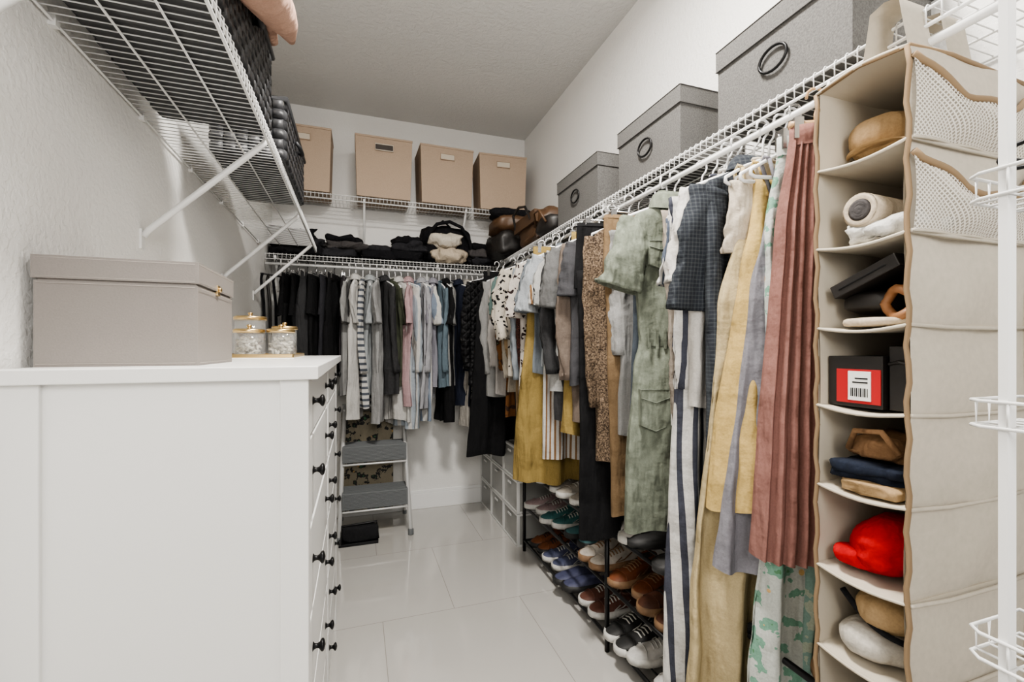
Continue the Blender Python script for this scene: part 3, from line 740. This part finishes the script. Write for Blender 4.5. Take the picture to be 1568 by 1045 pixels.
# ------------------------------------------------------------------ hanging organizer
MO=plain('organizer_canvas',(.45,.41,.345),.9,bs=.25,nscale=90,var=.05)
MOi=plain('organizer_canvas_inner',(.49,.44,.36),.9,bs=.2,nscale=90)
MOt=plain('tan_piping',(.22,.15,.085),.85)
ox0,ox1,oy0,oy1=.955,1.33,.548,.722
zl=[1.915,1.745,1.575,1.403,1.236,1.064,.888,.715,.54]
b=B(); th=.006
zt_o,zb_o=zl[0],zl[-1]
def panel(y,inner):
    rings=[]
    for i in range(49):
        z=zb_o+(zt_o-zb_o)*i/48; ring=[]
        for j in range(17):
            x=ox0+(ox1-ox0)*j/16; yy=y+.004*math.sin(9*z+6*x)-(.012*math.sin(PI*j/16) if y<.6 else -.004*math.sin(PI*j/16))*abs(math.sin(PI*(z-zb_o)/.172))
            yy+=.012*noise.noise(Vector((x*9,y*9,z*8)))*math.sin(PI*j/16)
            ring.append((x,yy,z))
        rings.append(ring)
    b.loft(rings,MO,closed=False)
    b.loft([[(p_[0],p_[1]+inner,p_[2]) for p_ in r] for r in rings],MOi,closed=False)
panel(oy0,.004); panel(oy1,-.004)
b.box(ox1-.004,ox1,oy0,oy1,zb_o,zt_o,MOi)
for i,z in enumerate(zl):
    rings=[]
    for j in range(9):
        y=oy0+(oy1-oy0)*j/8; sag=-.010*math.sin(PI*j/8) if i else .012*math.sin(PI*j/8)
        rings.append([(ox0,y,z+sag-.003),(ox1,y,z+sag*.5-.003),(ox1,y,z+sag*.5+.003),(ox0,y,z+sag+.003)])
    b.loft(rings,MOi,True,True,smooth=False)
    b.tube([(ox0-.001,oy0+(oy1-oy0)*j/8,z+(-.010*math.sin(PI*j/8) if i else .012*math.sin(PI*j/8))) for j in range(9)],.0035,MOi,6)
    if i: b.tube([(ox0,oy0-.004,z),(ox0+.1,oy0-.009,z-.004),(ox0+.25,oy0-.009,z-.004),(ox1,oy0-.004,z)],.004,MO,6)
for y in (oy0,oy1):
    b.tube([(ox0-.001,y+.003*math.sin(z_*1.9),zb_o+(zt_o-zb_o)*z_/40) for z_ in range(41)],.0045,MOt,6)
b.tube([(ox0,oy0,zt_o),(ox0+.12,oy0-.004,zt_o+.004),(ox1,oy0,zt_o-.004)],.005,MOt,6)
b.tube([(ox0,oy0,zt_o),(ox0,(oy0+oy1)/2,zt_o+.012),(ox0,oy1,zt_o)],.004,MOt,6)
for xx in (1.03,1.16):
    rings=[]
    for (y,z) in ((oy0+.02,zt_o+.003),(oy0+.045,zt_o+.05),(oy0+.055,ZS-.03),(oy0+.06,ZS+.006),(oy0+.087,ZS+.014),(oy0+.114,ZS+.006),(oy1-.055,ZS-.03),(oy1-.045,zt_o+.05),(oy1-.02,zt_o+.003)):
        rings.append([(xx,y,z),(xx+.08,y,z)])
    b.loft(rings,MO,closed=False)
b.finish('hanging_closet_organizer')
# mesh pockets
m,nt,p=newmat('white_net_mesh'); p.inputs['Base Color'].default_value=(.60,.57,.51,1); p.inputs['Roughness'].default_value=.8
a=wave(nt,mapped(nt,(1,0,1),rot=(0,0,0)),85,'DIAGONAL'); c=wave(nt,mapped(nt,(-1,0,1)),85,'DIAGONAL')
mm=nt.nodes.new('ShaderNodeMath'); mm.operation='MAXIMUM'; nt.links.new(a,mm.inputs[0]); nt.links.new(c,mm.inputs[1])
al=ramp(nt,mm.outputs[0],[(.0,(.12,.12,.12)),(.72,(1,1,1))],True); nt.links.new(al,p.inputs['Alpha']); MN=m
for (zbm,ztl) in ((1.745,1.895),(1.575,1.725)):
    b=B(); rings=[]
    for i in range(13):
        v=i/12; ring=[]
        for j in range(25):
            u=j/24; x=ox0+(ox1-ox0)*u
            sag=.078*math.sin(PI*u)**.8+.006*math.sin(17*u+zbm*9)
            z=zbm+(ztl-sag-zbm)*v; y=oy0-.008-.036*math.sin(PI*u)*(math.sin(PI*v*.9)*.5+v*.6)-.005*abs(math.sin(11*u+3*v))
            ring.append((x,y,z))
        rings.append(ring)
    b.loft(rings,MN,closed=False); b.tube(rings[-1],.006,MOt,8)
    b.tube(rings[0],.003,MO,6)
    b.finish('mesh_pocket')
# contents
yc=(oy0+oy1)/2
TN=fabric((.35,.24,.13)); 
b=B(); b.blob((1.08,yc+.02,zl[1]+.062),(.16,.12,.10),TN,2,.06,.8,26)
rings=[]
for i in range(7):
    t=i/6; rings.append([(1.02-.05*t*math.cos(th)-.0,yc+.0+.06*math.sin(th),zl[1]+.03-.012*t+.01*math.cos(th)*t) for th in [(-1.4+2.8*j/14) for j in range(15)]])
b.loft(rings,TN,closed=False); b.finish('tan_cap')
b=B(); MM=plain('magazine_paper',(.36,.33,.30),.5,var=.3,nscale=60)
for i in range(5): b.tube([(.975+.002*i,yc+.01,zl[2]+.068),(1.2,yc+.01,zl[2]+.062)],.034-.006*i,MM if i%2 else CR,20)
b.lathe((.973,yc+.01,zl[2]+.068),[(.034,0),(.028,-.003),(.022,.0)],CR,22,Matrix.Rotation(PI/2,4,'Y'))
b.lathe((.972,yc+.01,zl[2]+.068),[(.022,.0),(.016,-.003),(.012,0),(.008,-.004),(.001,-.002)],K3,22,Matrix.Rotation(PI/2,4,'Y')); b.finish('rolled_magazine')
b=B(); b.blob((1.06,yc-.012,zl[2]+.026),(.2,.14,.052),fabric((.62,.61,.58)),4,.35,.7,30,12); b.finish('white_folded_cloth')
b=B(); st=len(b.v); b.box(-.09,.09,-.07,.065,-.014,.014,LB2); b.box(-.092,-.088,-.05,.05,-.002,.002,MK); b.xf(Matrix.Translation((1.06,yc+.005,zl[3]+.100))@Matrix.Rotation(-.4,4,'X'),st)
b.blob((1.09,yc+.02,zl[3]+.055),(.2,.11,.05),LB2,5,.12,.5,24); b.finish('black_clutch_bag',.006)
b=B(); b.tube([(1.0+.008*math.sin(a),yc-.045+.024*math.cos(a*PI/8),zl[3]+.045+.028*math.sin(a*PI/8)) for a in range(16)],.009,plain('tan_leather_strap',(.28,.13,.055),.5),8,closed=True); b.blob((1.05,yc-.01,zl[3]+.010),(.16,.13,.02),CR,3,.2,.5,20); b.finish('leather_belt_coil')
b=B(); RD=plain('red_label',(.38,.012,.015),.4); WL=plain('white_label',(.7,.7,.68),.5)
z0=zl[4]+.002; b.box(.975,1.12,oy0+.055,oy1-.012,z0,z0+.105,LB2); b.box(.973,.976,oy0+.058,oy1-.030,z0+.008,z0+.078,RD); b.box(.971,.974,oy0+.075,oy1-.055,z0+.014,z0+.074,WL)
for k in range(9): b.box(.9700,.9712,oy0+.080+k*.004,oy0+.0815+k*.004+.001*(k%2),z0+.022,z0+.040,MK)
b.box(.9700,.9712,oy0+.08,oy0+.11,z0+.050,z0+.053,MK); b.box(.9700,.9712,oy0+.08,oy0+.105,z0+.058,z0+.061,MK)
b.finish('boxed_black_product',.002)
b=B(); b.box(.985,1.15,oy0+.012,oy0+.050,z0,z0+.125,LB2); b.tube([(.984,oy0+.014,z0+.09),(.980,oy0+.03,z0+.095),(.984,oy0+.05,z0+.09)],.004,LB2,6); b.finish('black_wallet_case',.006)
# folded jeans + brown bag with strap
b=B(); JN=fabric((.015,.020,.034),'denim'); z0=zl[5]
for i,(mt,h) in enumerate(((TN,.02),(JN,.022),(JN,.022))): b.blob((1.06,yc,z0+.012+.019*i),(.19,.140,.026),mt,i,.30,.42,30,9)
b.finish('folded_jeans')
b=B(); BB=fabric((.20,.115,.06))
b.blob((1.07,yc-.01,z0+.092),(.17,.12,.055),BB,6,.30,.5,30,9)
b.tube([(.985,yc+.04,z0+.085),(.975,yc+.02,z0+.125),(.975,yc-.03,z0+.13),(.985,yc-.055,z0+.09)],.006,BB,8); b.finish('brown_pouch_bag')
b=B(); RDf=fabric((.42,.008,.012)); z0=zl[6]
rings=[]
for i in range(17):   # soft slumped cloth pouch
    t=i/16; w=(.070*math.sin(PI*min(1,.14+t*.78))**.55)
    ring=[]
    for j in range(36):
        a=2*PI*j/36; q=Vector((math.cos(a),math.sin(a),t*3)); f=1+.12*noise.noise(q*1.2)+.07*noise.noise(q*3.0)
        ring.append((1.055+w*1.25*math.cos(a)*f, yc-.012+w*.92*math.sin(a)*f+.022*(1-t), z0+.010+.112*t))
    rings.append(ring)
b.loft(rings,RDf,True,True)
b.blob((1.03,yc+.035,z0+.030),(.12,.085,.045),RDf,8,.2,.7,26,8)
b.finish('red_cloth_pouch')
b=B(); z0=zl[7]
b.blob((1.07,yc-.01,z0+.105),(.18,.12,.08),TN,3,.1,.8,26)
b.blob((1.06,yc+.01,z0+.035),(.19,.13,.07),fabric((.5,.47,.42)),3,.15,.8,26)
b.tube([(.995,yc+.06-.12*a/10,z0+.125-.05*a/10-.02*math.sin(PI*a/10)) for a in range(11)],.006,K1,8); b.finish('baseball_caps')
b=B(); z0=zl[8]
for i in range(6):
    st=len(b.v); b.box(-.08,.08,-.045,.045,0,.003,MM if i%2 else MLb); b.xf(Matrix.Translation((1.05,yc,z0+.004+i*.006))@Matrix.Rotation(.15*math.sin(i*2),4,'Z'),st)
b.finish('stack_of_papers')

# ------------------------------------------------------------------ white wire rack near right
b=B(); px=.702
for y in (.305,-.15):
    b.box(px-.0085,px+.0085,y-.004,y+.004,0,2.3,MWI)
for y in (.305,-.15): b.box(px-.05,px+.14,y-.012,y+.012,0,.02,MWI)
for z in (1.535,1.268,.995,.73,.46,.2):
    for zz,r in ((z,.0022),(z+.03,.0022)):
        b.tube([(px+.10,-.16,zz),(px-.010,-.16,zz),(px-.010,.325,zz),(px,.337,zz),(px+.10,.337,zz)],r,MWI,6,closed=True)
    for k in range(12):
        y=-.14+k*.04; b.tube([(px-.010,y,z+.03),(px-.010,y,z),(px+.1,y,z),(px+.1,y,z+.03)],.0016,MWI,5)
    for k in range(4):
        x=px+.01+k*.026; b.tube([(x,.337,z+.03),(x,.337,z),(x,-.16,z)],.0016,MWI,5)
b.finish('white_wire_rack')
b=B(); z=1.570
for s in (0,1): b.tube([(px+.03,.30+.025*math.cos(a*PI/8)-s*.06,z+.015+.015*math.sin(a*PI/8)) for a in range(16)],.0028,MK,6,closed=True)
b.tube([(px+.03,.325,z+.018),(px+.10,.320,z+.022)],.0025,MK,5); b.finish('eyeglasses')

# ------------------------------------------------------------------ lights
b=B(); m,nt,p=newmat('lamp_diffuser'); p.inputs['Emission Color'].default_value=(1,.98,.95,1); p.inputs['Emission Strength'].default_value=4; p.inputs['Base Color'].default_value=(.9,.9,.9,1)
b.lathe((.40,1.05,H-.06),[(.15,0),(.19,.012),(.2,.03)],m,32); b.lathe((.40,1.05,H-.03),[(.21,0),(.21,.03)],MT,32); b.finish('ceiling_light')
def area(name,loc,tgt,size,power,col=(1,1,1)):
    l=bpy.data.lights.new(name,'AREA'); l.shape='DISK'; l.size=size*S; l.energy=power; l.color=col
    o=bpy.data.objects.new(name,l); scene.collection.objects.link(o); o.location=Vector(loc)*S
    o.rotation_euler=(Vector(tgt)-Vector(loc)).to_track_quat('-Z','Y').to_euler(); return o
area('ceiling_lamp_light',(.40,1.05,H-.08),(.40,1.05,0),.38,62,(1,.955,.89))
area('front_fill_light',(.10,-.9,2.0),(.35,3,1.5),.8,23,(1,.965,.92))
w=bpy.data.worlds.new('world'); scene.world=w; w.use_nodes=True
w.node_tree.nodes['Background'].inputs[0].default_value=(1,.98,.95,1); w.node_tree.nodes['Background'].inputs[1].default_value=.34

# ------------------------------------------------------------------ camera
cam=bpy.data.cameras.new('camera'); co=bpy.data.objects.new('camera',cam); scene.collection.objects.link(co)
co.location=(0,0,1.36*S); co.rotation_euler=(PI/2,0,-math.radians(18.9))
cam.sensor_width=36; cam.lens=692/1568*36; cam.shift_y=.0068; cam.clip_start=.01
scene.camera=co
